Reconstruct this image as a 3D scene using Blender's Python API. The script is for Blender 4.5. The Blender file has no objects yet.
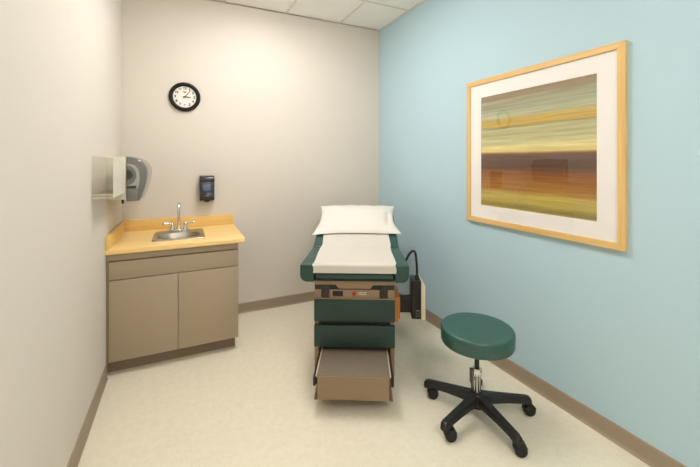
import bpy, bmesh, math, random
from mathutils import Vector, Matrix
from math import pi, sin, cos, radians as R

random.seed(4)
S = bpy.context.scene
COL = S.collection

# ------------------------------------------------------------------ constants
XL, XR, YB, YF, ZC = -0.482, 2.097, 3.64, -1.45, 3.047
TH = 0.4412                       # camera yaw to the right of the room axis


def lin(c):
    c = c / 255.0
    return c / 12.92 if c <= 0.04045 else ((c + 0.055) / 1.055) ** 2.4


def rgb(r, g, b):
    return (lin(r), lin(g), lin(b), 1.0)


# ------------------------------------------------------------------ materials
def new_mat(name):
    m = bpy.data.materials.new(name)
    m.use_nodes = True
    nt = m.node_tree
    return m, nt, nt.nodes['Principled BSDF']


def simple(name, col, rough=0.5, metal=0.0, vary=0.0, scale=40, bump=0.0, bscale=200, spec=0.5, coat=0.0):
    m, nt, b = new_mat(name)
    b.inputs['Roughness'].default_value = rough
    b.inputs['Metallic'].default_value = metal
    b.inputs['Specular IOR Level'].default_value = spec
    b.inputs['Coat Weight'].default_value = coat
    b.inputs['Base Color'].default_value = col
    tc = nt.nodes.new('ShaderNodeTexCoord')
    if vary:
        n = nt.nodes.new('ShaderNodeTexNoise')
        n.inputs['Scale'].default_value = scale
        n.inputs['Detail'].default_value = 4
        nt.links.new(tc.outputs['Object'], n.inputs['Vector'])
        r = nt.nodes.new('ShaderNodeValToRGB')
        r.color_ramp.elements[0].position = 0.3
        r.color_ramp.elements[1].position = 0.7
        r.color_ramp.elements[0].color = tuple(c * (1 - vary) for c in col[:3]) + (1,)
        r.color_ramp.elements[1].color = tuple(min(1, c * (1 + vary)) for c in col[:3]) + (1,)
        nt.links.new(n.outputs['Fac'], r.inputs['Fac'])
        nt.links.new(r.outputs['Color'], b.inputs['Base Color'])
    if bump:
        n2 = nt.nodes.new('ShaderNodeTexNoise')
        n2.inputs['Scale'].default_value = bscale
        n2.inputs['Detail'].default_value = 3
        nt.links.new(tc.outputs['Object'], n2.inputs['Vector'])
        bp = nt.nodes.new('ShaderNodeBump')
        bp.inputs['Strength'].default_value = bump
        bp.inputs['Distance'].default_value = 0.002
        nt.links.new(n2.outputs['Fac'], bp.inputs['Height'])
        nt.links.new(bp.outputs['Normal'], b.inputs['Normal'])
    return m


def wood(name, c1, c2, axis, scale=1.0, rough=0.4):
    """straight-grained timber or wood laminate, grain running along axis"""
    m, nt, b = new_mat(name)
    b.inputs['Roughness'].default_value = rough
    tc = nt.nodes.new('ShaderNodeTexCoord')
    mp = nt.nodes.new('ShaderNodeMapping')
    s = [60 * scale] * 3
    s[axis] = 2.0 * scale
    mp.inputs['Scale'].default_value = s
    nt.links.new(tc.outputs['Object'], mp.inputs['Vector'])
    n = nt.nodes.new('ShaderNodeTexNoise')
    n.inputs['Scale'].default_value = 1.0
    n.inputs['Detail'].default_value = 5
    nt.links.new(mp.outputs['Vector'], n.inputs['Vector'])
    r = nt.nodes.new('ShaderNodeValToRGB')
    r.color_ramp.elements[0].position = 0.35
    r.color_ramp.elements[1].position = 0.65
    r.color_ramp.elements[0].color = c1
    r.color_ramp.elements[1].color = c2
    nt.links.new(n.outputs['Fac'], r.inputs['Fac'])
    nt.links.new(r.outputs['Color'], b.inputs['Base Color'])
    return m


def floor_mat():
    m, nt, b = new_mat('speckled_vinyl')
    b.inputs['Roughness'].default_value = 0.42
    b.inputs['Specular IOR Level'].default_value = 0.35
    tc = nt.nodes.new('ShaderNodeTexCoord')
    big = nt.nodes.new('ShaderNodeTexNoise')
    big.inputs['Scale'].default_value = 24
    big.inputs['Detail'].default_value = 6
    big.inputs['Roughness'].default_value = 0.65
    nt.links.new(tc.outputs['Object'], big.inputs['Vector'])
    r = nt.nodes.new('ShaderNodeValToRGB')
    cr = r.color_ramp
    cr.elements[0].position = 0.33
    cr.elements[0].color = rgb(227, 217, 192)
    cr.elements[1].position = 0.62
    cr.elements[1].color = rgb(233, 224, 202)
    nt.links.new(big.outputs['Fac'], r.inputs['Fac'])
    v = nt.nodes.new('ShaderNodeTexVoronoi')
    v.inputs['Scale'].default_value = 70
    nt.links.new(tc.outputs['Object'], v.inputs['Vector'])
    r2 = nt.nodes.new('ShaderNodeValToRGB')
    r2.color_ramp.elements[0].position = 0.10
    r2.color_ramp.elements[0].color = (0.84, 0.81, 0.76, 1)
    r2.color_ramp.elements[1].position = 0.20
    r2.color_ramp.elements[1].color = (1, 1, 1, 1)
    nt.links.new(v.outputs['Distance'], r2.inputs['Fac'])
    mx = nt.nodes.new('ShaderNodeMix')
    mx.data_type = 'RGBA'
    mx.blend_type = 'MULTIPLY'
    mx.inputs[0].default_value = 1.0
    nt.links.new(r.outputs['Color'], mx.inputs[6])
    nt.links.new(r2.outputs['Color'], mx.inputs[7])
    nt.links.new(mx.outputs[2], b.inputs['Base Color'])
    return m


def art_mat():
    """soft horizontal bands of paint, streaked by stretched noise"""
    m, nt, b = new_mat('banded_painting')
    b.inputs['Roughness'].default_value = 0.7
    b.inputs['Specular IOR Level'].default_value = 0.2
    tc = nt.nodes.new('ShaderNodeTexCoord')
    sep = nt.nodes.new('ShaderNodeSeparateXYZ')
    nt.links.new(tc.outputs['Generated'], sep.inputs[0])
    mp = nt.nodes.new('ShaderNodeMapping')
    mp.inputs['Scale'].default_value = (1, 1.6, 48)
    nt.links.new(tc.outputs['Generated'], mp.inputs['Vector'])
    n = nt.nodes.new('ShaderNodeTexNoise')
    n.inputs['Scale'].default_value = 1.0
    n.inputs['Detail'].default_value = 7
    n.inputs['Roughness'].default_value = 0.62
    nt.links.new(mp.outputs['Vector'], n.inputs['Vector'])
    mp2 = nt.nodes.new('ShaderNodeMapping')
    mp2.inputs['Scale'].default_value = (1, 3.0, 3.0)
    nt.links.new(tc.outputs['Generated'], mp2.inputs['Vector'])
    n2 = nt.nodes.new('ShaderNodeTexNoise')
    n2.inputs['Scale'].default_value = 1.6
    n2.inputs['Detail'].default_value = 4
    nt.links.new(mp2.outputs['Vector'], n2.inputs['Vector'])

    def math_(op, a, bb):
        k = nt.nodes.new('ShaderNodeMath')
        k.operation = op
        for i, q in enumerate((a, bb)):
            if isinstance(q, (int, float)):
                k.inputs[i].default_value = q
            else:
                nt.links.new(q, k.inputs[i])
        return k.outputs[0]
    d1 = math_('MULTIPLY', math_('SUBTRACT', n.outputs['Fac'], 0.5), 0.030)
    d2 = math_('MULTIPLY', math_('SUBTRACT', n2.outputs['Fac'], 0.5), 0.014)
    f = math_('ADD', math_('SUBTRACT', 1.0, sep.outputs[2]), math_('ADD', d1, d2))
    r = nt.nodes.new('ShaderNodeValToRGB')
    cr = r.color_ramp
    stops = [(0.00, (150, 128, 100)), (0.05, (156, 138, 110)), (0.085, (166, 162, 132)), (0.12, (158, 156, 130)), (0.17, (174, 178, 148)),
             (0.215, (188, 186, 150)), (0.235, (198, 172, 92)), (0.29, (202, 164, 80)), (0.302, (160, 146, 98)), (0.325, (192, 188, 144)),
             (0.36, (186, 180, 132)), (0.43, (204, 198, 148)), (0.475, (230, 216, 150)), (0.510, (224, 202, 128)),
             (0.528, (132, 84, 58)), (0.555, (100, 76, 64)), (0.645, (96, 68, 52)), (0.675, (136, 84, 48)),
             (0.74, (158, 102, 50)), (0.83, (172, 122, 56)), (0.865, (194, 172, 88)), (0.92, (188, 168, 90)),
             (0.965, (148, 134, 72)), (1.0, (176, 160, 92))]
    cr.elements[0].position, cr.elements[0].color = stops[0][0], rgb(*stops[0][1])
    cr.elements[1].position, cr.elements[1].color = stops[-1][0], rgb(*stops[-1][1])
    for p, c in stops[1:-1]:
        e = cr.elements.new(p)
        e.color = rgb(*c)
    nt.links.new(f, r.inputs['Fac'])
    # fine streaks that lighten / darken the paint
    r3 = nt.nodes.new('ShaderNodeValToRGB')
    r3.color_ramp.elements[0].position = 0.34
    r3.color_ramp.elements[0].color = (0.80, 0.78, 0.74, 1)
    r3.color_ramp.elements[1].position = 0.60
    r3.color_ramp.elements[1].color = (1.20, 1.20, 1.18, 1)
    nt.links.new(n.outputs['Fac'], r3.inputs['Fac'])
    mx = nt.nodes.new('ShaderNodeMix')
    mx.data_type = 'RGBA'
    mx.blend_type = 'MULTIPLY'
    mx.inputs[0].default_value = 0.8
    nt.links.new(r.outputs['Color'], mx.inputs[6])
    nt.links.new(r3.outputs['Color'], mx.inputs[7])
    nt.links.new(mx.outputs[2], b.inputs['Base Color'])
    return m


def clear_mat(name, tint, f0=0.07, haze=0.0, grazing=1.0):
    """thin clear sheet: see-through with a Fresnel reflection"""
    m = bpy.data.materials.new(name)
    m.use_nodes = True
    nt = m.node_tree
    nt.nodes.remove(nt.nodes['Principled BSDF'])
    out = nt.nodes['Material Output']
    tr = nt.nodes.new('ShaderNodeBsdfTransparent')
    tr.inputs['Color'].default_value = tint
    gl = nt.nodes.new('ShaderNodeBsdfGlossy')
    gl.inputs['Roughness'].default_value = 0.02
    # Schlick reflectance of a thin two-sided sheet, the same from either side
    ge = nt.nodes.new('ShaderNodeNewGeometry')
    dt = nt.nodes.new('ShaderNodeVectorMath')
    dt.operation = 'DOT_PRODUCT'
    nt.links.new(ge.outputs['Normal'], dt.inputs[0])
    nt.links.new(ge.outputs['Incoming'], dt.inputs[1])

    def mth(op, a, q=0.0):
        k = nt.nodes.new('ShaderNodeMath')
        k.operation = op
        for i, z in enumerate((a, q)):
            if isinstance(z, (int, float)):
                k.inputs[i].default_value = z
            else:
                nt.links.new(z, k.inputs[i])
        return k.outputs[0]
    c = mth('ABSOLUTE', dt.outputs['Value'])
    p5 = mth('POWER', mth('SUBTRACT', 1.0, c), 5.0)
    fr = mth('ADD', mth('MULTIPLY', p5, (1.0 - f0) * grazing), f0)
    mx = nt.nodes.new('ShaderNodeMixShader')
    nt.links.new(fr, mx.inputs[0])
    nt.links.new(tr.outputs[0], mx.inputs[1])
    nt.links.new(gl.outputs[0], mx.inputs[2])
    if haze:
        df = nt.nodes.new('ShaderNodeBsdfDiffuse')
        df.inputs['Color'].default_value = rgb(238, 232, 216)
        m2 = nt.nodes.new('ShaderNodeMixShader')
        m2.inputs[0].default_value = haze
        nt.links.new(mx.outputs[0], m2.inputs[1])
        nt.links.new(df.outputs[0], m2.inputs[2])
        mx = m2
    nt.links.new(mx.outputs[0], out.inputs['Surface'])
    return m


def emit_mat(name, col, strength):
    m, nt, b = new_mat(name)
    b.inputs['Base Color'].default_value = (0.8, 0.8, 0.8, 1)
    b.inputs['Emission Color'].default_value = col
    b.inputs['Emission Strength'].default_value = strength
    return m


M = dict(
    cream=simple('cream_wall_paint', rgb(220, 211, 198), 0.75, bump=0.10, bscale=160, spec=0.25),
    blue=simple('pale_blue_wall_paint', rgb(185, 212, 221), 0.70, bump=0.10, bscale=160, spec=0.25),
    ceil=simple('acoustic_tile', rgb(250, 247, 240), 0.95, vary=0.02, scale=90, bump=0.25, bscale=350, spec=0.1),
    grid=simple('ceiling_grid_metal', rgb(228, 222, 208), 0.5),
    base=simple('taupe_vinyl_base', rgb(158, 141, 119), 0.55, vary=0.03, scale=8),
    floor=floor_mat(),
    cab=simple('taupe_laminate', rgb(171, 153, 129), 0.5, vary=0.03, scale=160),
    cab_in=simple('dark_taupe_laminate', rgb(150, 133, 110), 0.6),
    toe=simple('toe_kick_vinyl', rgb(130, 114, 94), 0.6),
    ctr=wood('maple_laminate', rgb(236, 198, 126), rgb(241, 207, 140), 0, 0.7, 0.38),
    splash=wood('maple_laminate_splash', rgb(230, 188, 110), rgb(236, 197, 122), 0, 0.7, 0.42),
    frame=wood('pale_maple_frame', rgb(220, 178, 108), rgb(230, 194, 128), 1, 1.0, 0.35),
    framev=wood('pale_maple_frame_upright', rgb(220, 178, 108), rgb(230, 194, 128), 2, 1.0, 0.35),
    mat=simple('cream_mount_board', rgb(252, 246, 242), 0.9, spec=0.1),
    art=art_mat(),
    glass=clear_mat('picture_glass', (0.98, 0.99, 0.98, 1), 0.095),
    acrylic=clear_mat('clear_acrylic', (0.999, 0.999, 0.997, 1), 0.03, 0.04, 0.6),
    acrylic2=clear_mat('cloudy_acrylic', (0.995, 0.995, 0.985, 1), 0.02, 0.66, 0.25),
    acrylic_edge=simple('acrylic_cut_edge', rgb(236, 228, 208), 0.25),
    steel=simple('brushed_steel', rgb(176, 168, 156), 0.32, 1.0, vary=0.05, scale=60),
    chrome=simple('chrome', rgb(222, 222, 222), 0.10, 1.0),
    black=simple('black_plastic', rgb(26, 24, 24), 0.38),
    blackm=simple('matt_black_metal', rgb(30, 26, 24), 0.55),
    legblack=simple('stool_black_nylon', rgb(24, 21, 20), 0.45, bump=0.1, bscale=500),
    lever=simple('grey_lever_plastic', rgb(84, 82, 76), 0.4),
    rim=simple('black_clock_rim', rgb(22, 18, 17), 0.5, spec=0.3),
    latch=simple('dark_brown_plastic', rgb(46, 37, 31), 0.5),
    rubber=simple('black_rubber', rgb(20, 19, 19), 0.6),
    vinyl=simple('green_vinyl', rgb(30, 69, 60), 0.36, vary=0.05, scale=30, bump=0.12, bscale=700, spec=0.6),
    stoolv=simple('stool_green_vinyl', rgb(32, 80, 70), 0.38, vary=0.04, scale=20, bump=0.10, bscale=700, spec=0.75),
    drawer=simple('green_painted_steel', rgb(32, 57, 50), 0.45),
    tan=simple('tan_painted_steel', rgb(144, 121, 94), 0.5, vary=0.02, scale=90),
    tread=simple('ribbed_step_mat', rgb(118, 105, 88), 0.8, vary=0.12, scale=180, bump=0.4, bscale=300),
    trim=simple('pale_step_trim', rgb(205, 188, 160), 0.4),
    orange=wood('orange_oak', rgb(164, 98, 34), rgb(182, 112, 44), 2, 0.6, 0.45),
    ivory=simple('ivory_plastic', rgb(232, 220, 188), 0.45),
    red=simple('red_rocker', rgb(176, 24, 38), 0.35),
    white=simple('white_ink', rgb(226, 220, 210), 0.6),
    clockface=simple('white_dial', rgb(236, 232, 220), 0.6),
    ink=simple('black_ink', rgb(30, 30, 30), 0.6),
    inkred=simple('red_ink', rgb(226, 70, 60), 0.6),
    paper=simple('white_exam_paper', rgb(206, 200, 188), 0.8, spec=0.2, bump=0.08, bscale=60),
    pillow=simple('white_pillow_cover', rgb(222, 217, 206), 0.85, spec=0.15, bump=0.15, bscale=25),
    smoke=simple('smoky_grey_plastic', rgb(112, 110, 106), 0.14, coat=0.3),
    smoke2=simple('pale_smoky_window', rgb(166, 162, 154), 0.2, coat=0.3),
    smoked=simple('grey_plastic_base', rgb(118, 116, 110), 0.35),
    darkroll=simple('dark_roll_core', rgb(48, 52, 60), 0.4),
    backshell=simple('cream_back_shell', rgb(222, 214, 190), 0.45),
    soapblue=simple('navy_soap_window', rgb(46, 62, 92), 0.12, coat=0.4),
    soapgrey=simple('grey_soap_label', rgb(104, 112, 128), 0.3),
    soapblk=simple('dark_charcoal_plastic', rgb(44, 42, 44), 0.22, coat=0.3),
    diffuser=emit_mat('lamp_diffuser', (1.0, 0.985, 1.0, 1), 18.0),
    diffuser2=emit_mat('fill_diffuser_middle', (1.0, 0.985, 0.985, 1), 8.0),
    diffuser3=emit_mat('fill_diffuser_rear', (1.0, 0.985, 0.985, 1), 38.0),
    lampframe=simple('white_lamp_frame', rgb(235, 232, 225), 0.5),
)


# ------------------------------------------------------------------ mesh helpers
def BM():
    return bmesh.new()


def box(bm, x0, x1, y0, y1, z0, z1, bev=0.0, seg=2, mat=None, mi=0):
    t = bmesh.new()
    bmesh.ops.create_cube(t, size=1.0)
    for v in t.verts:
        v.co = Vector(((x0 + x1) / 2 + v.co.x * (x1 - x0), (y0 + y1) / 2 + v.co.y * (y1 - y0), (z0 + z1) / 2 + v.co.z * (z1 - z0)))
    if bev:
        bmesh.ops.bevel(t, geom=list(t.edges), offset=bev, segments=seg, profile=0.5, affect='EDGES')
    merge(bm, t, mat, mi)


def merge(bm, t, mat=None, mi=0):
    if mat is not None:
        t.transform(mat)
    for f in t.faces:
        f.material_index = mi
    me = bpy.data.meshes.new('tmp')
    t.to_mesh(me)
    t.free()
    bm.from_mesh(me)
    bpy.data.meshes.remove(me)


def cyl(bm, p0, p1, r0, r1=None, n=24, bev=0.0, mi=0):
    r1 = r0 if r1 is None else r1
    p0, p1 = Vector(p0), Vector(p1)
    d = p1 - p0
    t = bmesh.new()
    bmesh.ops.create_cone(t, cap_ends=True, segments=n, radius1=r0, radius2=r1, depth=d.length)
    if bev:
        es = [e for e in t.edges if any(len(f.verts) > 4 for f in e.link_faces)]
        bmesh.ops.bevel(t, geom=es, offset=bev, segments=2, profile=0.5, affect='EDGES')
    q = Vector((0, 0, 1)).rotation_difference(d.normalized()).to_matrix().to_4x4()
    merge(bm, t, Matrix.Translation((p0 + p1) / 2) @ q, mi)


def prism(bm, pts, axis, a0, a1, bev=0.0, seg=2, mat=None, mi=0):
    """extrude a closed 2-D outline along an axis (0: pts are (y,z); 1: (x,z); 2: (x,y))"""
    t = bmesh.new()

    def mk(p, a):
        if axis == 0:
            return (a, p[0], p[1])
        if axis == 1:
            return (p[0], a, p[1])
        return (p[0], p[1], a)
    A = [t.verts.new(mk(p, a0)) for p in pts]
    B = [t.verts.new(mk(p, a1)) for p in pts]
    n = len(pts)
    t.faces.new(A)
    t.faces.new(B[::-1])
    for i in range(n):
        t.faces.new((A[i], B[i], B[(i + 1) % n], A[(i + 1) % n]))
    bmesh.ops.recalc_face_normals(t, faces=list(t.faces))
    if bev:
        es = [e for e in t.edges if any(len(f.verts) == n and n > 4 for f in e.link_faces)] if n > 4 else list(t.edges)
        bmesh.ops.bevel(t, geom=es, offset=bev, segments=seg, profile=0.5, affect='EDGES')
    merge(bm, t, mat, mi)


def loft(bm, loops, cap0=True, cap1=True, mi=0, mat=None):
    t = bmesh.new()
    L = [[t.verts.new(p) for p in lp] for lp in loops]
    n = len(L[0])
    for a, b in zip(L, L[1:]):
        for i in range(n):
            t.faces.new((a[i], a[(i + 1) % n], b[(i + 1) % n], b[i]))
    if cap0:
        t.faces.new(L[0][::-1])
    if cap1:
        t.faces.new(L[-1])
    bmesh.ops.recalc_face_normals(t, faces=list(t.faces))
    merge(bm, t, mat, mi)


def tube(bm, pts, r, n=12, sub=6, mi=0):
    """round tube through a smooth (Catmull-Rom) path"""
    P = [Vector(p) for p in pts]
    rs = r if isinstance(r, (list, tuple)) else [r] * len(P)
    path, rad = [], []
    for i in range(len(P) - 1):
        p0, p1, p2, p3 = P[max(i - 1, 0)], P[i], P[i + 1], P[min(i + 2, len(P) - 1)]
        for k in range(sub):
            t = k / sub
            path.append(0.5 * ((2 * p1) + (p2 - p0) * t + (2 * p0 - 5 * p1 + 4 * p2 - p3) * t * t + (3 * p1 - p0 - 3 * p2 + p3) * t ** 3))
            rad.append(rs[i] * (1 - t) + rs[i + 1] * t)
    path.append(P[-1])
    rad.append(rs[-1])
    up = Vector((0.31, 0.52, 0.79)).normalized()
    loops, u = [], None
    for i, p in enumerate(path):
        d = (path[min(i + 1, len(path) - 1)] - path[max(i - 1, 0)]).normalized()
        if u is None:
            u = (up - d * up.dot(d)).normalized()
        else:
            u = (u - d * u.dot(d)).normalized()
        w = d.cross(u)
        loops.append([p + (u * cos(2 * pi * k / n) + w * sin(2 * pi * k / n)) * rad[i] for k in range(n)])
    loft(bm, loops, mi=mi)


def lathe(bm, prof, n=40, c=(0, 0, 0), mi=0, cap0=True, cap1=True):
    loops = [[(c[0] + r * cos(2 * pi * k / n), c[1] + r * sin(2 * pi * k / n), c[2] + z) for k in range(n)] for r, z in prof]
    loft(bm, loops, cap0, cap1, mi)


def obj(name, bm, mat, parent=None, sharp=38, **props):
    bmesh.ops.remove_doubles(bm, verts=list(bm.verts), dist=1e-6)
    for f in bm.faces:
        f.smooth = True
    lim = R(sharp)
    for e in bm.edges:
        if len(e.link_faces) == 2 and e.calc_face_angle(0) > lim:
            e.smooth = False
    me = bpy.data.meshes.new(name)
    bm.to_mesh(me)
    bm.free()
    for m in (mat if isinstance(mat, (list, tuple)) else [mat]):
        me.materials.append(m)
    o = bpy.data.objects.new(name, me)
    COL.objects.link(o)
    if parent:
        o.parent = parent
    for k, v in props.items():
        o[k] = v
    return o


def thing(name, label, cat, loc=(0, 0, 0), rz=0.0, group=None):
    o = bpy.data.objects.new(name, None)
    COL.objects.link(o)
    o.empty_display_size = 0.1
    o.location = loc
    o.rotation_euler = (0, 0, rz)
    o['label'] = label
    o['category'] = cat
    if group:
        o['group'] = group
    return o


def struct(name, bm, mat, label=None, cat=None):
    o = obj(name, bm, mat)
    o['kind'] = 'structure'
    if label:
        o['label'] = label
    if cat:
        o['category'] = cat
    return o


def text_bm(bm, s, size, mat, depth=0.0004, bold=0.0):
    """solid lettering, centred, written in the local XY plane"""
    cu = bpy.data.curves.new('t', 'FONT')
    cu.body = s
    cu.size = size
    cu.extrude = depth
    cu.offset = bold
    cu.align_x = 'CENTER'
    cu.align_y = 'CENTER'
    o = bpy.data.objects.new('t', cu)
    COL.objects.link(o)
    bpy.context.view_layer.update()
    me = bpy.data.meshes.new_from_object(o.evaluated_get(bpy.context.evaluated_depsgraph_get()))
    me.transform(mat)
    bm.from_mesh(me)
    bpy.data.meshes.remove(me)
    bpy.data.objects.remove(o)
    bpy.data.curves.remove(cu)


# ------------------------------------------------------------------ the room
W = 0.12
b = BM(); box(b, XL - W, XR + W, YF - W, YB + W, -0.12, 0); struct('floor', b, M['floor'], 'speckled beige vinyl floor', 'floor')
b = BM(); box(b, XL - W, XL, YF - W, YB + W, 0, ZC + .1); struct('wall_left', b, M['cream'], 'cream painted wall on the left', 'wall')
b = BM(); box(b, XL, XR, YB, YB + W, 0, ZC + .1); struct('wall_back', b, M['cream'], 'cream painted back wall with the clock', 'wall')
b = BM(); box(b, XR, XR + W, YF - W, YB + W, 0, ZC + .1); struct('wall_right', b, M['blue'], 'pale blue painted wall on the right', 'wall')
b = BM(); box(b, XL, XR, YF - W, YF, 0, ZC + .1); struct('wall_front', b, M['cream'], 'cream painted wall behind the viewer', 'wall')

# suspended ceiling: tiles above, T-bar grid proud of them; lamps fill some of the cells
gx = [XR - 0.511 - 0.61 * i for i in range(5) if XR - 0.511 - 0.61 * i > XL]
gy = [YB - 0.625 - 0.61 * i for i in range(9) if YB - 0.625 - 0.61 * i > YF]
b = BM(); box(b, XL, XR, YF, YB, ZC, ZC + 0.1); struct('ceiling', b, M['ceil'], 'white acoustic tile ceiling', 'ceiling')
b = BM()
for x in gx:
    box(b, x - .012, x + .012, YF, YB, ZC - .006, ZC)
for y in gy:
    box(b, XL, XR, y - .012, y + .012, ZC - .0055, ZC)
box(b, XL, XR, YB - .022, YB, ZC - .007, ZC)
box(b, XR - .022, XR, YF, YB - .022, ZC - .007, ZC)
box(b, XL, XL + .022, YF, YB - .022, ZC - .007, ZC)
struct('trim_1', b, M['grid'], 'ceiling grid bars between the tiles', 'trim')

# vinyl cove base: thin upright with a toe that curves out onto the floor
HB = 0.0975
cove = [(0, 0), (.016, 0), (.016, .003), (.0115, .007), (.0085, .014), (.0075, .024), (.0075, HB - .003), (.005, HB), (0, HB)]
b = BM(); prism(b, [(XL + p, z) for p, z in cove], 1, YF, 2.93); struct('baseboard_left', b, M['base'], 'taupe vinyl baseboard on the left wall', 'baseboard')
b = BM(); prism(b, [(XR - p, z) for p, z in cove], 1, YF, YB); struct('baseboard_right', b, M['base'], 'taupe vinyl baseboard on the blue wall', 'baseboard')
b = BM(); prism(b, [(YB - p, z) for p, z in cove], 0, .405, XR - .016); struct('baseboard_back', b, M['base'], 'taupe vinyl baseboard on the back wall', 'baseboard')

# recessed ceiling lamps; the two above and behind the viewer are added fill
def ceiling_lamp(x0, x1, y0, y1, label, dm):
    cx_, cy_ = (x0 + x1) / 2, (y0 + y1) / 2
    t = thing('ceiling_light', label, 'ceiling light', (cx_, cy_, ZC - .03), group='recessed ceiling lights')
    hx, hy = (x1 - x0) / 2 - .014, (y1 - y0) / 2 - .014
    b = BM()
    f = .03
    box(b, -hx, hx, -hy, -hy + f, 0, .029)
    box(b, -hx, hx, hy - f, hy, 0, .029)
    box(b, -hx, -hx + f, -hy + f, hy - f, 0, .029)
    box(b, hx - f, hx, -hy + f, hy - f, 0, .029)
    obj('lamp_frame', b, M['lampframe'], t)
    b = BM()
    # drop lens that bellies below the frame
    def ring(k, z):
        return [(sx * (hx - f - k), sy * (hy - f - k), z) for sx, sy in ((-1, -1), (1, -1), (1, 1), (-1, 1))]
    loft(b, [ring(0, .012), ring(.002, -.02), ring(.012, -.04), ring(.04, -.048)])
    obj('diffuser', b, dm, t)

gx0 = XR - .511
lx0, lx1 = gx0 - 1.22, gx0 - .61
ceiling_lamp(lx0, lx1, gy[2], gy[0], 'long white ceiling light over the foot of the exam table', M['diffuser'])
ceiling_lamp(lx0, lx1, gy[5], gy[4], 'added square fill light just above the viewer', M['diffuser2'])  # unseen lamp added to even out the light
ceiling_lamp(lx0, lx1, gy[6] - .61, gy[6], 'added square fill light by the wall behind the viewer', M['diffuser3'])  # unseen lamp added as frontal fill for cabinet and ceiling

# ------------------------------------------------------------------ sink cabinet, worktop, sink, tap
YC = 2.94      # cabinet front plane
t = thing('sink_cabinet', 'taupe laminate two door cabinet under the maple worktop', 'cabinet', (-.04, 3.29, 0))
o = Vector((-.04, 3.29, 0))
def lb(bm, x0, x1, y0, y1, z0, z1, bev=0.0):
    box(bm, x0 - o.x, x1 - o.x, y0 - o.y, y1 - o.y, z0, z1, bev)
cxl, cxr = -.464, .402
b = BM()
lb(b, XL + .001, cxr - .001, YC + .021, YB - .002, .098, .660)                 # carcass below the bowl
lb(b, XL + .001, cxr - .001, YC + .021, YC + .045, .660, .855)                 # front rail
lb(b, XL + .001, XL + .02, YC + .045, YB - .002, .660, .855)
lb(b, cxr - .02, cxr - .001, YC + .045, YB - .002, .660, .855)
lb(b, XL + .001, cxr - .001, YC + .012, YC + .021, .805, .855)                 # strip under the worktop
obj('carcass', b, M['cab'], t)
b = BM(); lb(b, XL + .001, cxl - .003, YC + .012, YC + .021, .098, .805); obj('filler_strip', b, M['cab_in'], t)
b = BM(); lb(b, cxl, -.0315, YC, YC + .020, .100, .668, .0012); obj('door', b, M['cab'], t)
b = BM(); lb(b, -.0285, cxr, YC, YC + .020, .100, .668, .0012); obj('door', b, M['cab'], t)
b = BM(); lb(b, cxl, cxr, YC, YC + .020, .673, .799, .0012); obj('drawer_front', b, M['cab'], t)
b = BM(); lb(b, XL + .001, .386, 3.012, YB - .002, 0, .098); obj('toe_kick', b, M['toe'], t)

ZT = .892
YE = 2.915
t = thing('worktop', 'pale maple laminate worktop with upstands holding the sink', 'worktop', (-.02, 3.28, .855))
o = Vector((-.02, 3.28, .855))
def lb(bm, x0, x1, y0, y1, z0, z1, bev=0.0):
    box(bm, x0 - o.x, x1 - o.x, y0 - o.y, y1 - o.y, z0 - o.z, z1 - o.z, bev)
SX0, SX1, SY0, SY1 = -.216, .167, 3.065, 3.475      # sink rim
hx0, hx1, hy0, hy1 = SX0 + .02, SX1 - .02, SY0 + .02, SY1 - .02
b = BM()
prism(b, [(YE - o.y + .004, .0), (YE - o.y, .004), (YE - o.y, ZT - o.z - .006), (YE - o.y + .002, ZT - o.z - .002), (YE - o.y + .006, ZT - o.z),
          (hy0 - o.y, ZT - o.z), (hy0 - o.y, 0)], 0, XL + .001 - o.x, .451 - o.x)
lb(b, XL + .001, .451, hy1, YB - .001, .855, ZT)
lb(b, XL + .001, hx0, hy0, hy1, .855, ZT)
lb(b, hx1, .451, hy0, hy1, .855, ZT)
obj('top', b, M['ctr'], t)
b = BM(); lb(b, XL + .001, .451, YB - .022, YB - .001, ZT, .991, .0015); obj('backsplash', b, M['splash'], t)
b = BM(); lb(b, XL + .001, XL + .026, YE, YB - .022, ZT, .984, .0015); obj('side_splash', b, M['splash'], t)

# drop-in bar sink
scx, scy = (SX0 + SX1) / 2, (SY0 + SY1) / 2
t = thing('sink', 'small stainless steel drop-in sink with oval bowl', 'sink', (scx, scy, ZT))
N = 64
def se(hx, hy, z, e, cy=0.0):
    out = []
    for k in range(N):
        a = 2 * pi * k / N
        c, s = cos(a), sin(a)
        out.append((hx * math.copysign(abs(c) ** (2 / e), c), cy + hy * math.copysign(abs(s) ** (2 / e), s), z))
    return out
hx, hy = (SX1 - SX0) / 2, (SY1 - SY0) / 2
bo = -.034
b = BM()
loft(b, [se(hx, hy, .0004, 14), se(hx - .003, hy - .003, .005, 14), se(hx - .016, hy - .016, .006, 12),
         se(hx - .022, hy - .022, .003, 10), se(.160, .118, .003, 2.7, bo)], cap0=False, cap1=False)
obj('rim', b, M['steel'], t, sharp=50)
b = BM()
loft(b, [se(.160, .118, .003, 2.7, bo), se(.156, .114, -.005, 2.7, bo), se(.149, .107, -.09, 2.7, bo), se(.13, .092, -.135, 2.6, bo),
         se(.05, .05, -.148, 2.2, bo), se(.022, .022, -.150, 2, bo)], cap0=False, cap1=True)
obj('bowl', b, M['steel'], t, sharp=60)
b = BM(); lathe(b, [(.034, 0), (.034, .002), (.026, .003), (.022, .001)], 24, (0, bo, -.149)); obj('drain', b, M['chrome'], t)

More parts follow.
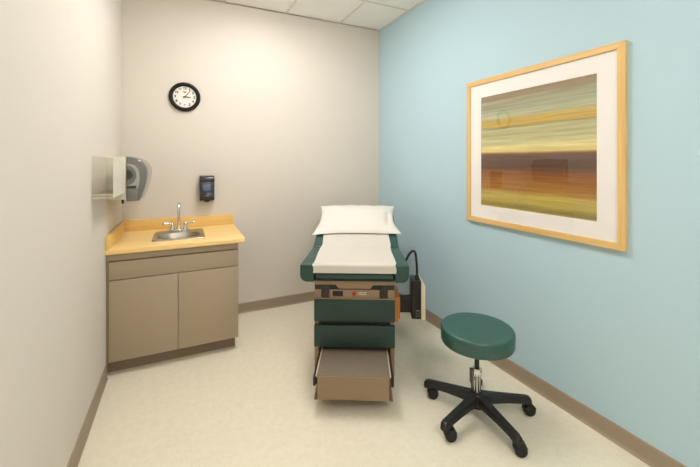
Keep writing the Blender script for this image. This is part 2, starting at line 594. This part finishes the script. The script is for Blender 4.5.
# gooseneck tap on the back ledge of the sink
t = thing('faucet', 'chrome gooseneck tap with two lever handles behind the sink', 'faucet', (scx - .005, scy + hy - .05, ZT + .0055))
b = BM()
loft(b, [[(.078 * math.copysign(abs(cos(a)) ** .5, cos(a)), .025 * math.copysign(abs(sin(a)) ** .5, sin(a)), z) for a in [2 * pi * k / 40 for k in range(40)]]
         for z in (0, .010)] + [[(.072 * math.copysign(abs(cos(a)) ** .5, cos(a)), .020 * math.copysign(abs(sin(a)) ** .5, sin(a)), .014) for a in [2 * pi * k / 40 for k in range(40)]]])
obj('base_plate', b, M['chrome'], t)
b = BM()
cyl(b, (0, 0, .013), (0, 0, .050), .021, .013)
tube(b, [(0, 0, .04), (0, 0, .10), (0, 0, .180), (0, -.010, .222), (0, -.04, .246), (0, -.075, .240), (0, -.098, .212), (0, -.102, .18)], [.012, .0115, .011, .011, .011, .011, .011, .0115], 14)
cyl(b, (0, -.102, .184), (0, -.102, .160), .0115, .0115)
obj('spout', b, M['chrome'], t, sharp=50)
for s in (-1, 1):
    b = BM()
    cyl(b, (s * .051, 0, .013), (s * .051, 0, .056), .022, .014)
    lathe(b, [(.014, .054), (.017, .060), (.013, .071), (.003, .075)], 20, (s * .051, 0, 0))
    tube(b, [(s * .051, 0, .064), (s * .080, -.006, .070), (s * .114, -.012, .073), (s * .128, -.013, .073)], [.008, .007, .008, .005], 10)
    obj('handle', b, M['chrome'], t, sharp=50)

# ------------------------------------------------------------------ things on the walls around the sink
# towel dispenser: its profile faces the viewer
t = thing('towel_dispenser', 'smoky grey paper towel dispenser on the left wall above the sink', 'towel dispenser', (XL, 3.165, 1.217))
y0, y1 = -.215, .225
b = BM(); box(b, .001, .120, y0 + .004, y1 - .004, .012, .318, .006); obj('back_shell', b, M['backshell'], t)
prof = [(.121, .0), (.197, .004), (.204, .012), (.213, .037), (.226, .074), (.239, .123), (.247, .172), (.249, .209), (.245, .238), (.232, .267), (.210, .291), (.178, .310), (.151, .318), (.121, .320)]
b = BM(); prism(b, prof, 1, y0, y1, .008, 3); obj('cover', b, M['smoke'], t, sharp=45)
b = BM()
win = [(.123, .088), (.188, .088), (.196, .110), (.202, .160), (.201, .200), (.192, .232), (.174, .256), (.152, .266), (.123, .268)]
prism(b, win, 1, y0 - .0015, y0 + .004, .001, 1)
w = obj('side_window', b, M['smoke2'], t)
b = BM()
pts = [(.124 + .058 * cos(a), .185 + .070 * sin(a)) for a in [-pi / 2 + pi * k / 20 for k in range(21)]]
prism(b, pts, 1, y0 - .0022, y0)
obj('paper_roll', b, M['smoke'], w)
b = BM()
pts = [(.124 + .036 * cos(a), .190 + .036 * sin(a)) for a in [-pi / 2 + pi * k / 16 for k in range(17)]]
prism(b, pts, 1, y0 - .003, y0)
obj('roll_core', b, M['darkroll'], w)
b = BM(); box(b, .123, .182, y0 - .0024, y0, .092, .112)
obj('roller', b, M['darkroll'], w)
b = BM(); box(b, .123, .188, y0 - .0015, y0 + .004, .006, .084, .001); obj('lower_panel', b, M['smoked'], t)
b = BM(); box(b, .13, .20, y0 + .03, y1 - .03, -.006, .004); obj('tear_bar', b, M['backshell'], t)
b = BM(); cyl(b, (.098, y0 + .012, -.014), (.098, y0 + .012, .014), .008); obj('release_knob', b, M['black'], t)

# clear acrylic holder nearer the viewer
t = thing('acrylic_holder', 'clear empty acrylic box holder on the left wall before the towel dispenser', 'holder', (XL, 2.725, 1.285))
hy = .213
th = .004
b = BM(); box(b, -.002, .0005 + th, -hy, hy, 0, .248); obj('back_plate', b, M['acrylic'], t)
for s in (-1, 1):
    b = BM(); box(b, .0048, .108, s * (hy - th / 2) - th / 2, s * (hy - th / 2) + th / 2, .0, .244); obj('end_plate', b, M['acrylic'], t)
b = BM(); box(b, .1082, .1082 + th, -hy, hy, 0, .244); obj('front_plate', b, M['acrylic2'], t)
b = BM(); box(b, .0048, .108, -hy + th, hy - th, .018, .018 + th); obj('bottom_plate', b, M['acrylic'], t)
b = BM()
for s in (-1, 1):
    box(b, .1075, .1128, s * hy - .001, s * hy + .001, 0, .244)
box(b, .1080, .1124, -hy, hy, .244, .2455)
box(b, .0005, .0045, -hy, hy, .248, .2495)
box(b, .0045, .108, -hy - .0012, -hy, .242, .2455)
box(b, .0045, .108, -hy - .0012, -hy, .0, .003)
box(b, .0045, .108, -hy - .0012, -hy, .019, .022)
obj('polished_edge', b, M['acrylic_edge'], t, label='pale polished edges of the acrylic sheets')

# soap dispenser on the back wall
t = thing('soap_dispenser', 'black soap dispenser with navy window on the back wall', 'soap dispenser', (.207, YB, 1.130))
b = BM()
prof = [(0, .006), (-.055, .0), (-.088, .012), (-.092, .060), (-.086, .068), (-.086, .170), (-.094, .186), (-.096, .212), (-.088, .228), (-.06, .238), (0, .240)]
prism(b, prof, 0, -.064, .064, .006, 3)
obj('housing', b, M['soapblk'], t, sharp=50)
b = BM(); box(b, -.054, .054, -.0895, -.084, .078, .180, .002); w = obj('window', b, M['soapblue'], t)
b = BM(); box(b, -.036, .030, -.0915, -.0885, .100, .158, .001); obj('refill_label', b, M['soapgrey'], w)
b = BM()
prism(b, [(-.086, .018), (-.100, .026), (-.104, .045), (-.098, .062), (-.086, .066)], 0, -.050, .050, .004, 2)
obj('push_bar', b, M['soapblk'], t)
b = BM(); lathe(b, [(.030, .008), (.026, -.004), (.012, -.010)], 20, (0, -.052, 0)); obj('nozzle', b, M['black'], t)

# wall clock, showing a little after three
t = thing('wall_clock', 'round white wall clock with a thick black rim', 'clock', (.018, YB, 2.101))
RX = Matrix.Rotation(pi / 2, 4, 'X')       # local +Z -> world -Y (out of the wall)
rr = .134
b = BM()
lathe(b, [(rr - .036, .0), (rr, .0), (rr + .001, .012), (rr - .004, .028), (rr - .014, .036), (rr - .026, .034), (rr - .034, .022), (rr - .036, .012)], 64, cap0=False, cap1=False)
b.transform(RX); obj('rim', b, M['rim'], t, sharp=60)
b = BM(); lathe(b, [(rr - .034, .001), (rr - .034, .012)], 64); b.transform(RX); obj('dial', b, M['clockface'], t)
for h in range(1, 13):
    a = pi / 2 - h * pi / 6
    b = BM()
    text_bm(b, str(h), .030, Matrix.Translation((.080 * cos(a), .080 * sin(a), .0125)), bold=.0012)
    b.transform(RX); obj('numeral', b, M['ink'], t)
b = BM()
heart = [(0, -.011), (.008, -.003), (.015, .004), (.015, .009), (.010, .011), (.005, .009), (0, .005), (-.005, .009), (-.010, .011), (-.015, .009), (-.015, .004), (-.008, -.003)]
prism(b, [(x, y + .043) for x, y in heart], 2, .0122, .0130); b.transform(RX); obj('red_mark', b, M['inkred'], t)
def hand(name, ang, ln, w0, w1, z):
    b = BM()
    prism(b, [(-.016, -w0 * .6), (-.016, w0 * .6), (0, w0), (ln, w1), (ln, -w1), (0, -w0)], 2, z, z + .0012)
    b.transform(Matrix.Rotation(ang, 4, 'Z')); b.transform(RX)
    obj(name, b, M['ink'], t)
hand('hour_hand', pi / 2 - (3 + 6 / 60) * pi / 6, .050, .0055, .0032, .0150)
hand('minute_hand', pi / 2 - 6.5 * pi / 30, .074, .0036, .0022, .0170)
b = BM(); cyl(b, (0, 0, .012), (0, 0, .020), .005); b.transform(RX); obj('hub_pin', b, M['ink'], t)

# ------------------------------------------------------------------ framed picture on the blue wall
py0, py1, pz0, pz1 = 1.051, 2.182, 1.033, 2.131
pc = Vector((XR, (py0 + py1) / 2, (pz0 + pz1) / 2))
t = thing('framed_picture', 'large maple framed painting of horizontal bands on the blue wall', 'picture', pc)
hy, hz = (py1 - py0) / 2, (pz1 - pz0) / 2
fw = .037
fx0, fx1 = -.027, -.001
def bar(y0, y1, z0, z1, mat):
    b = BM(); box(b, fx0, fx1, y0, y1, z0, z1, .0015); obj('frame_rail', b, mat, t)
def mitre(pts, mat):
    b = BM()
    prism(b, pts, 0, fx0, fx1, .0012, 1)
    obj('frame_rail', b, mat, t)
iy, iz = hy - fw, hz - fw
mitre([(-hy, hz), (hy, hz), (iy, iz), (-iy, iz)], M['frame'])
mitre([(-hy, -hz), (-iy, -iz), (iy, -iz), (hy, -hz)], M['frame'])
mitre([(-hy, -hz), (-hy, hz), (-iy, iz), (-iy, -iz)], M['framev'])
mitre([(hy, hz), (hy, -hz), (iy, -iz), (iy, iz)], M['framev'])
ay0, ay1, az0, az1 = 1.1945 - pc.y, 2.039 - pc.y, 1.168 - pc.z, 1.992 - pc.z
b = BM()
x0, x1 = -.0165, -.0145
box(b, x0, x1, -iy, ay0, -iz, iz); box(b, x0, x1, ay1, iy, -iz, iz)
box(b, x0, x1, ay0, ay1, -iz, az0); box(b, x0, x1, ay0, ay1, az1, iz)
obj('mount_board', b, M['mat'], t)
b = BM(); box(b, -.0140, -.012, ay0 - .01, ay1 + .01, az0 - .01, az1 + .01); obj('artwork', b, M['art'], t)
b = BM()
v = [b.verts.new(p) for p in ((-.0195, -iy, -iz), (-.0195, -iy, iz), (-.0195, iy, iz), (-.0195, iy, -iz))]
b.faces.new(v); obj('glass_pane', b, M['glass'], t)

# ------------------------------------------------------------------ exam table
tx, td = .028, 2.33                         # camera-right and camera-forward offset of the foot-end centre
loc = Vector((tx * cos(TH) + td * sin(TH), -tx * sin(TH) + td * cos(TH), 0))
TR = -(TH + R(2.2))
T = thing('exam_table', 'green vinyl exam table with drawers and a pulled-out tan step', 'exam table', loc, TR)
hw = .268
# base: two side panels, a closed core above the step bay, a back and a floor plinth
b = BM()
for s in (-1, 1):
    xa, xb = sorted((s * hw, s * (hw - .028)))
    box(b, xa, xb, .046, 1.02, .066, .704, .003)
box(b, -hw + .028, hw - .028, .075, 1.02, .262, .640)
box(b, -hw + .028, hw - .028, .16, 1.02, .640, .700)
box(b, -hw + .028, hw - .028, .99, 1.02, .066, .262)
box(b, -hw + .028, hw - .028, .050, .075, .412, .434)       # rail between the drawers
box(b, -hw + .001, hw - .001, .028, .075, .583, .590)       # lip over the upper drawer
obj('cabinet', b, M['tan'], T)
b = BM()
box(b, -hw + .004, -hw + .10, .050, 1.0, 0, .066)
box(b, hw - .10, hw - .004, .050, 1.0, 0, .066)
box(b, -hw + .1, hw - .1, .90, 1.0, 0, .066)
obj('plinth', b, M['blackm'], T)
b = BM(); box(b, -.238, .238, .046, .052, .4125, .4325); obj('drawer_gap_shade', b, M['blackm'], T)  # black strip stands in for the shadow between the drawers
b = BM(); box(b, -hw - .001, hw + .001, .022, .046, .437, .581, .004); obj('drawer_front', b, M['drawer'], T)
b = BM(); box(b, -hw - .001, hw + .001, .022, .046, .266, .410, .004); obj('drawer_front', b, M['drawer'], T)
# control strip
b = BM(); box(b, -hw + .004, hw - .004, .036, .0455, .5905, .645, .001); cp = obj('control_panel', b, M['tan'], T)
b = BM(); box(b, -.145, -.076, .033, .037, .602, .636, .001); obj('black_socket', b, M['blackm'], cp)
b = BM(); box(b, -.014, .010, .030, .037, .606, .630, .002); obj('red_switch', b, M['red'], cp)
b = BM()
for i in range(5):
    for k in range(2):
        box(b, .026 + i * .0115, .026 + i * .0115 + .007, .0352, .0362, .612 + k * .012, .617 + k * .012)
obj('printed_marks', b, M['white'], cp)
for s in (-1, 1):
    b = BM()
    xa, xb = sorted((s * .168, s * .222))
    box(b, xa, xb, .026, .0362, .592, .676, .003)
    box(b, s * .2 - .006, s * .2 + .006, .020, .027, .60, .64, .002)
    obj('latch', b, M['latch'], T)
b = BM()      # tan rail above, dropping in the middle
prism(b, [(-hw + .002, .708), (hw - .002, .708), (hw - .002, .679), (.125, .679), (.105, .654), (-.105, .654), (-.125, .679), (-hw + .002, .679)], 1, .028, .0378, .002, 1)
obj('front_rail', b, M['tan'], T)
b = BM(); box(b, -hw + .003, hw - .003, .038, .0455, .640, .706); box(b, -.262, .262, .045, .40, .712, .766); box(b, -.262, .262, .012, .045, .7545, .766); box(b, -.262, .262, .012, .045, .710, .7215); obj('recess_shade', b, M['blackm'], T)  # solid black boxes stand in for the shade in the gaps
# pulled-out step
b = BM()
box(b, -.213, .213, -.241, -.234, .092, .231, .002)
for s in (-1, 1):
    xa, xb = sorted((s * .213, s * .205))
    box(b, xa, xb, -.236, .60, .100, .232)
    xa, xb = sorted((s * .212, s * .234))
    box(b, xa, xb, -.240, .40, .090, .094)
box(b, -.222, .222, -.236, .60, .090, .094)
box(b, -.220, .220, -.242, .60, .224, .230, .001)
st = obj('step', b, M['tan'], T)
b = BM(); box(b, -.215, .215, -.238, .59, .2295, .234, .001); obj('tread_mat', b, M['tread'], st)
b = BM()
for s in (-1, 1):
    xa, xb = sorted((s * .216, s * .223))
    box(b, xa, xb, -.242, .59, .2305, .2365, .001)
obj('edge_trim', b, M['trim'], st)
for s in (-1, 1):
    b = BM()
    xa, xb = sorted((s * .2235, s * .238))
    box(b, xa, xb, -.238, .03, .172, .224, .001)
    obj('slide', b, M['blackm'], st)

# upholstery
def rr_outline(hx, z0, z1, rb, rt, n=6):
    """cushion cross-section in x,z: rounded corners"""
    pts = []
    for cx_, cz_, a0, r in ((hx - rt, z1 - rt, 0, rt), (-hx + rt, z1 - rt, 90, rt), (-hx + rb, z0 + rb, 180, rb), (hx - rb, z0 + rb, 270, rb)):
        for k in range(n + 1):
            a = R(a0 + 90 * k / n)
            pts.append((cx_ + r * cos(a), cz_ + r * sin(a)))
    return pts
ST = .823
pts = rr_outline(.360, .704, ST, .046, .015)
# notch under the middle so the foot panel shows below the top
i = next(k for k, p in enumerate(pts) if p[1] < .7041 and p[0] < 0)
pts = pts[:i + 1] + [(-.270, .704), (-.266, .767), (.266, .767), (.270, .704)] + pts[i + 1:]
b = BM(); prism(b, pts, 1, 0, .474, .010, 3)
for v in b.verts:                      # the seat narrows a little towards the backrest
    v.co.x *= 1 - .045 * (v.co.y / .474)
obj('seat_cushion', b, M['vinyl'], T, sharp=50)
b = BM(); box(b, -.256, .256, .014, .44, .722, .754, .006); obj('foot_panel', b, M['vinyl'], T)
BA = R(18.5)
back = Matrix.Translation((0, .478, ST)) @ Matrix.Rotation(BA, 4, 'X')
b = BM()
pts = rr_outline(.342, -.105, 0, .034, .015)
prism(b, pts, 1, .0, .715, .012, 3, mat=back)
obj('backrest_cushion', b, M['vinyl'], T, sharp=50)
b = BM()
box(b, -.25, .25, .02, .66, -.135, -.104, .004, mat=back)
for s in (-1, 1):
    box(b, s * .20 - .015, s * .20 + .015, .70, .73, .70, .80)
obj('backrest_frame', b, M['blackm'], T)

# orange oak panel on the right flank
b = BM()
box(b, hw + .001, hw + .026, .050, .30, .428, .592, .002)
box(b, hw + .026, hw + .038, .056, .30, .448, .586, .002)
obj('side_panel', b, M['orange'], T, label='orange oak side panel')
# bracket and black control box with an ivory cover
b = BM(); box(b, hw + .001, .44, .302, .335, .385, .508, .004); obj('bracket', b, M['blackm'], T)
bx0, bx1, by0, by1, bz0, bz1 = .416, .484, .29, .43, .343, .622
b = BM(); box(b, bx0, bx1, by0, by1, bz0, bz1, .004); cb = obj('control_box', b, M['black'], T)
b = BM()
prism(b, [(bx1, bz0 - .002), (bx1 + .031, bz0 - .002), (bx1 + .031, bz1 - .035), (bx1 + .004, bz1 + .004), (bx1, bz1 + .004)], 1, by0 - .004, by1 + .004, .003, 2)
obj('ivory_cover', b, M['ivory'], cb)
b = BM()
for i in range(2):
    for k in range(3):
        box(b, bx0 + .030 + i * .018, bx0 + .042 + i * .018, by0 - .003, by0 + .001, bz0 + .018 + k * .020, bz0 + .028 + k * .020, .001)
obj('buttons', b, M['smoked'], cb)
b = BM(); lathe(b, [(.016, 0), (.016, .02), (.010, .03)], 20, (bx0 + .045, by0 + .05, bz1)); obj('cable_socket', b, M['blackm'], cb)
b = BM()
c0 = (bx0 + .045, by0 + .05, bz1 + .02)
tube(b, [c0, (c0[0] - .001, c0[1], .70), (c0[0] - .006, c0[1] - .005, .765), (c0[0] - .012, c0[1], .812), (c0[0] - .028, c0[1] + .005, .832), (c0[0] - .056, c0[1] + .01, .806),
         (c0[0] - .082, c0[1] + .015, .755), (c0[0] - .13, c0[1] + .02, .69), (hw - .01, c0[1] + .02, .66)], .0088, 10)
obj('cable', b, M['black'], T)

# pillow and paper lie on the table
ROT = Matrix.Rotation(TR, 4, 'Z')
def world_of_table():
    return Matrix.Translation(loc) @ ROT
# exam paper: a strip that follows the backrest, the seat and folds over the foot edge
pw = .273
prof = []
def bk(s, n):                      # point on the backrest top
    return (.478 + s * cos(BA) - n * sin(BA), ST + s * sin(BA) + n * cos(BA))
for s in (.70, .62, .5, .35, .2, .1, .04):
    prof.append(bk(s, .003))
prof += [(.480, ST + .004), (.44, ST + .003), (.3, ST + .003), (.15, ST + .003), (.03, ST + .003), (.012, ST + .0028), (.002, ST - .001), (-.003, ST - .008), (-.004, ST - .02), (-.004, ST - .04), (-.005, ST - .056)]
b = BM()
nx = 24
rows = []
for j, (y, z) in enumerate(prof):
    row = []
    for k in range(nx + 1):
        x = -pw + 2 * pw * k / nx
        wv = .0008 * sin(9 * x * 3 + j) * (1 if j < len(prof) - 5 else .4)
        row.append(b.verts.new((x + .004 * sin(j * 1.3) * abs(x) / pw, y, z + abs(wv))))
    rows.append(row)
for r0, r1 in zip(rows, rows[1:]):
    for k in range(nx):
        b.faces.new((r0[k], r1[k], r1[k + 1], r0[k + 1]))
bmesh.ops.recalc_face_normals(b, faces=list(b.faces))
bmesh.ops.solidify(b, geom=list(b.faces), thickness=-.0006)
p = obj('exam_paper', b, M['paper'], None, sharp=80)
p.location = loc; p.rotation_euler = (0, 0, TR)
p['label'] = 'long white paper strip covering the middle of the green exam table'
p['category'] = 'exam paper'

# pillow
PW, PL, PT = .355, .265, .058
b = BM()
n = 36
def pil(u, v, side):
    # u, v in -1..1; pinched, pointed corners and bulging middle
    ex = 1 - .055 * (1 - abs(v) ** 2.2) if abs(u) > 0 else 1
    ey = 1 - .035 * (1 - abs(u) ** 2.5)
    x = PW * u * ex
    y = PL * v * ey
    h = ((1 - abs(u) ** 2.6) * (1 - abs(v) ** 2.4)) ** .55
    wr = .0035 * sin(7 * u + 3 * v) * h + .004 * sin(16 * u * abs(v) + 5 * v) * (1 - h) * h * 2
    fl = .03 * max(0, -v - .3) * abs(u) ** 2
    x += math.copysign(fl * .9, u) if u else 0
    # the foot-side left corner hangs lower, the head-side left corner points outwards
    y -= .030 * max(0, -u) ** 3 * max(0, -v) ** 3
    x -= .020 * max(0, -u) ** 6 * max(0, v) ** 5
    x -= .014 * max(0, u) ** 4 * (1 - v * v)
    wr += -.030 * math.exp(-((u - .84 - .08 * v) ** 2) / .003 - ((v + .10) ** 2) / .16) + .010 * math.exp(-((u - .70 - .05 * v) ** 2) / .008 - (v ** 2) / .2)
    wr += -.010 * math.exp(-((u + .86) ** 2) / .004 - ((v - .6) ** 2) / .05)
    z = side * (PT * h + wr) if side > 0 else -.010 * h
    return Vector((x, y, z))
top = [[b.verts.new(pil(-1 + 2 * i / n, -1 + 2 * j / n, 1)) for i in range(n + 1)] for j in range(n + 1)]
bot = [[b.verts.new(pil(-1 + 2 * i / n, -1 + 2 * j / n, -1)) for i in range(n + 1)] for j in range(n + 1)]
for j in range(n):
    for i in range(n):
        b.faces.new((top[j][i], top[j][i + 1], top[j + 1][i + 1], top[j + 1][i]))
        b.faces.new((bot[j][i], bot[j + 1][i], bot[j + 1][i + 1], bot[j][i + 1]))
bmesh.ops.remove_doubles(b, verts=list(b.verts), dist=.0004)
bmesh.ops.recalc_face_normals(b, faces=list(b.faces))
pil_m = Matrix.Translation((0.006, *bk(.448, .016))) @ Matrix.Rotation(BA, 4, 'X')
po = obj('pillow', b, M['pillow'], None, sharp=80)
po.matrix_world = world_of_table() @ pil_m
po['label'] = 'white pillow at the head of the green exam table'
po['category'] = 'pillow'

# ------------------------------------------------------------------ rolling stool
T = thing('rolling_stool', 'round green vinyl stool on five black castered legs', 'stool', (1.573, 1.574, 0), R(-167))
zs = .525
b = BM()
rs = .207
lathe(b, [(.05, zs - .090), (rs - .016, zs - .090), (rs - .004, zs - .087), (rs, zs - .079), (rs + .001, zs - .016), (rs - .001, zs - .007), (rs - .006, zs - .0015),
          (rs - .015, zs + .001), (rs * .6, zs + .004), (.02, zs + .006)], 72)
obj('seat_cushion', b, M['stoolv'], T, sharp=60)
b = BM(); cyl(b, (0, 0, zs - .104), (0, 0, zs - .089), .11, .13, 40); obj('seat_plate', b, M['blackm'], T)
b = BM(); cyl(b, (0, 0, .28), (0, 0, zs - .09), .0135, .0135, 24); obj('piston', b, M['blackm'], T)
b = BM(); lathe(b, [(.023, .125), (.023, .235), (.026, .240), (.027, .245), (.027, .276), (.024, .284), (.014, .286)], 32); obj('column', b, M['chrome'], T)
b = BM()
q = Matrix.Rotation(-TH - R(-167), 4, 'Z')
box(b, -.041, -.024, -.008, .008, .268, .280, .002, mat=q)
box(b, -.041, -.034, -.011, .011, .195, .280, .003, mat=q)
obj('height_lever', b, M['lever'], T)
b = BM(); lathe(b, [(.030, .062), (.050, .066), (.054, .08), (.054, .105), (.044, .128), (.034, .142), (.026, .146)], 32); obj('hub', b, M['legblack'], T)
for k in range(5):
    a = 2 * pi * k / 5
    rot = Matrix.Rotation(a, 4, 'Z')
    # arm: tapering box section, a little higher at the hub, down-turned tip
    loops = []
    for r_, zt, zb, w_ in ((.035, .138, .076, .030), (.09, .132, .080, .0275), (.18, .122, .079, .025), (.27, .112, .072, .0235), (.300, .108, .062, .0235), (.318, .103, .058, .021), (.325, .094, .060, .016)):
        e = .006
        loops.append([(r_, -w_ + e, zb), (r_, w_ - e, zb), (r_, w_, zb + e), (r_, w_ - .003, zt - .010), (r_, w_ - .010, zt), (r_, -w_ + .010, zt), (r_, -w_ + .003, zt - .010), (r_, -w_, zb + e)])
    b = BM(); loft(b, loops, mat=rot); leg = obj('leg', b, M['legblack'], T, sharp=50)
    # twin-wheel caster, each swivelled its own way
    sw = -TH - R(-167) - a + (0.10, -0.12, 0.06, -0.05, 0.0)[k]      # all trail the same way, as when last rolled
    m = rot @ Matrix.Translation((.293, 0, 0)) @ Matrix.Rotation(sw, 4, 'Z')
    b = BM()
    t2 = BM()
    wr = .031
    for s in (-1, 1):
        cyl(t2, (.020, s * .007, wr), (.020, s * .026, wr), wr, wr, 28, .004)
    merge(b, t2, m)
    t2 = BM()
    cyl(t2, (.020, -.0065, wr), (.020, .0065, wr), wr * .82, wr * .82, 24)
    cyl(t2, (0, 0, .045), (0, 0, .070), .011, .011, 16)
    hood = [(.020 + .0355 * cos(q), wr + .0355 * sin(q)) for q in [R(15) + R(135) * i / 10 for i in range(11)]] + [(.020 + .032 * cos(q), wr + .032 * sin(q)) for q in [R(150) - R(135) * i / 10 for i in range(11)]]
    prism(t2, hood, 1, -.022, .022)
    merge(b, t2, m, mi=1)
    obj('caster', b, [M['rubber'], M['legblack']], T, sharp=45)

# ------------------------------------------------------------------ light, world, camera
w = bpy.data.worlds.new('world')
S.world = w
w.use_nodes = True
w.node_tree.nodes['Background'].inputs[0].default_value = (0.9, 0.9, 0.9, 1)
w.node_tree.nodes['Background'].inputs[1].default_value = 0.0

cam = bpy.data.cameras.new('camera')
co = bpy.data.objects.new('camera', cam)
COL.objects.link(co)
co.location = (0, 0, 1.5)
co.rotation_euler = (pi / 2, 0, -TH)
cam.sensor_width = 36
cam.lens = 354.38 / 700 * 36
cam.shift_y = -(233.5 - 161.72) / 700
cam.clip_start = 0.05
S.camera = co

vs = S.view_settings
vs.view_transform = 'Standard'
vs.look = 'None'
vs.gamma = 1
vs.use_curve_mapping = False
vs.exposure = 0.0
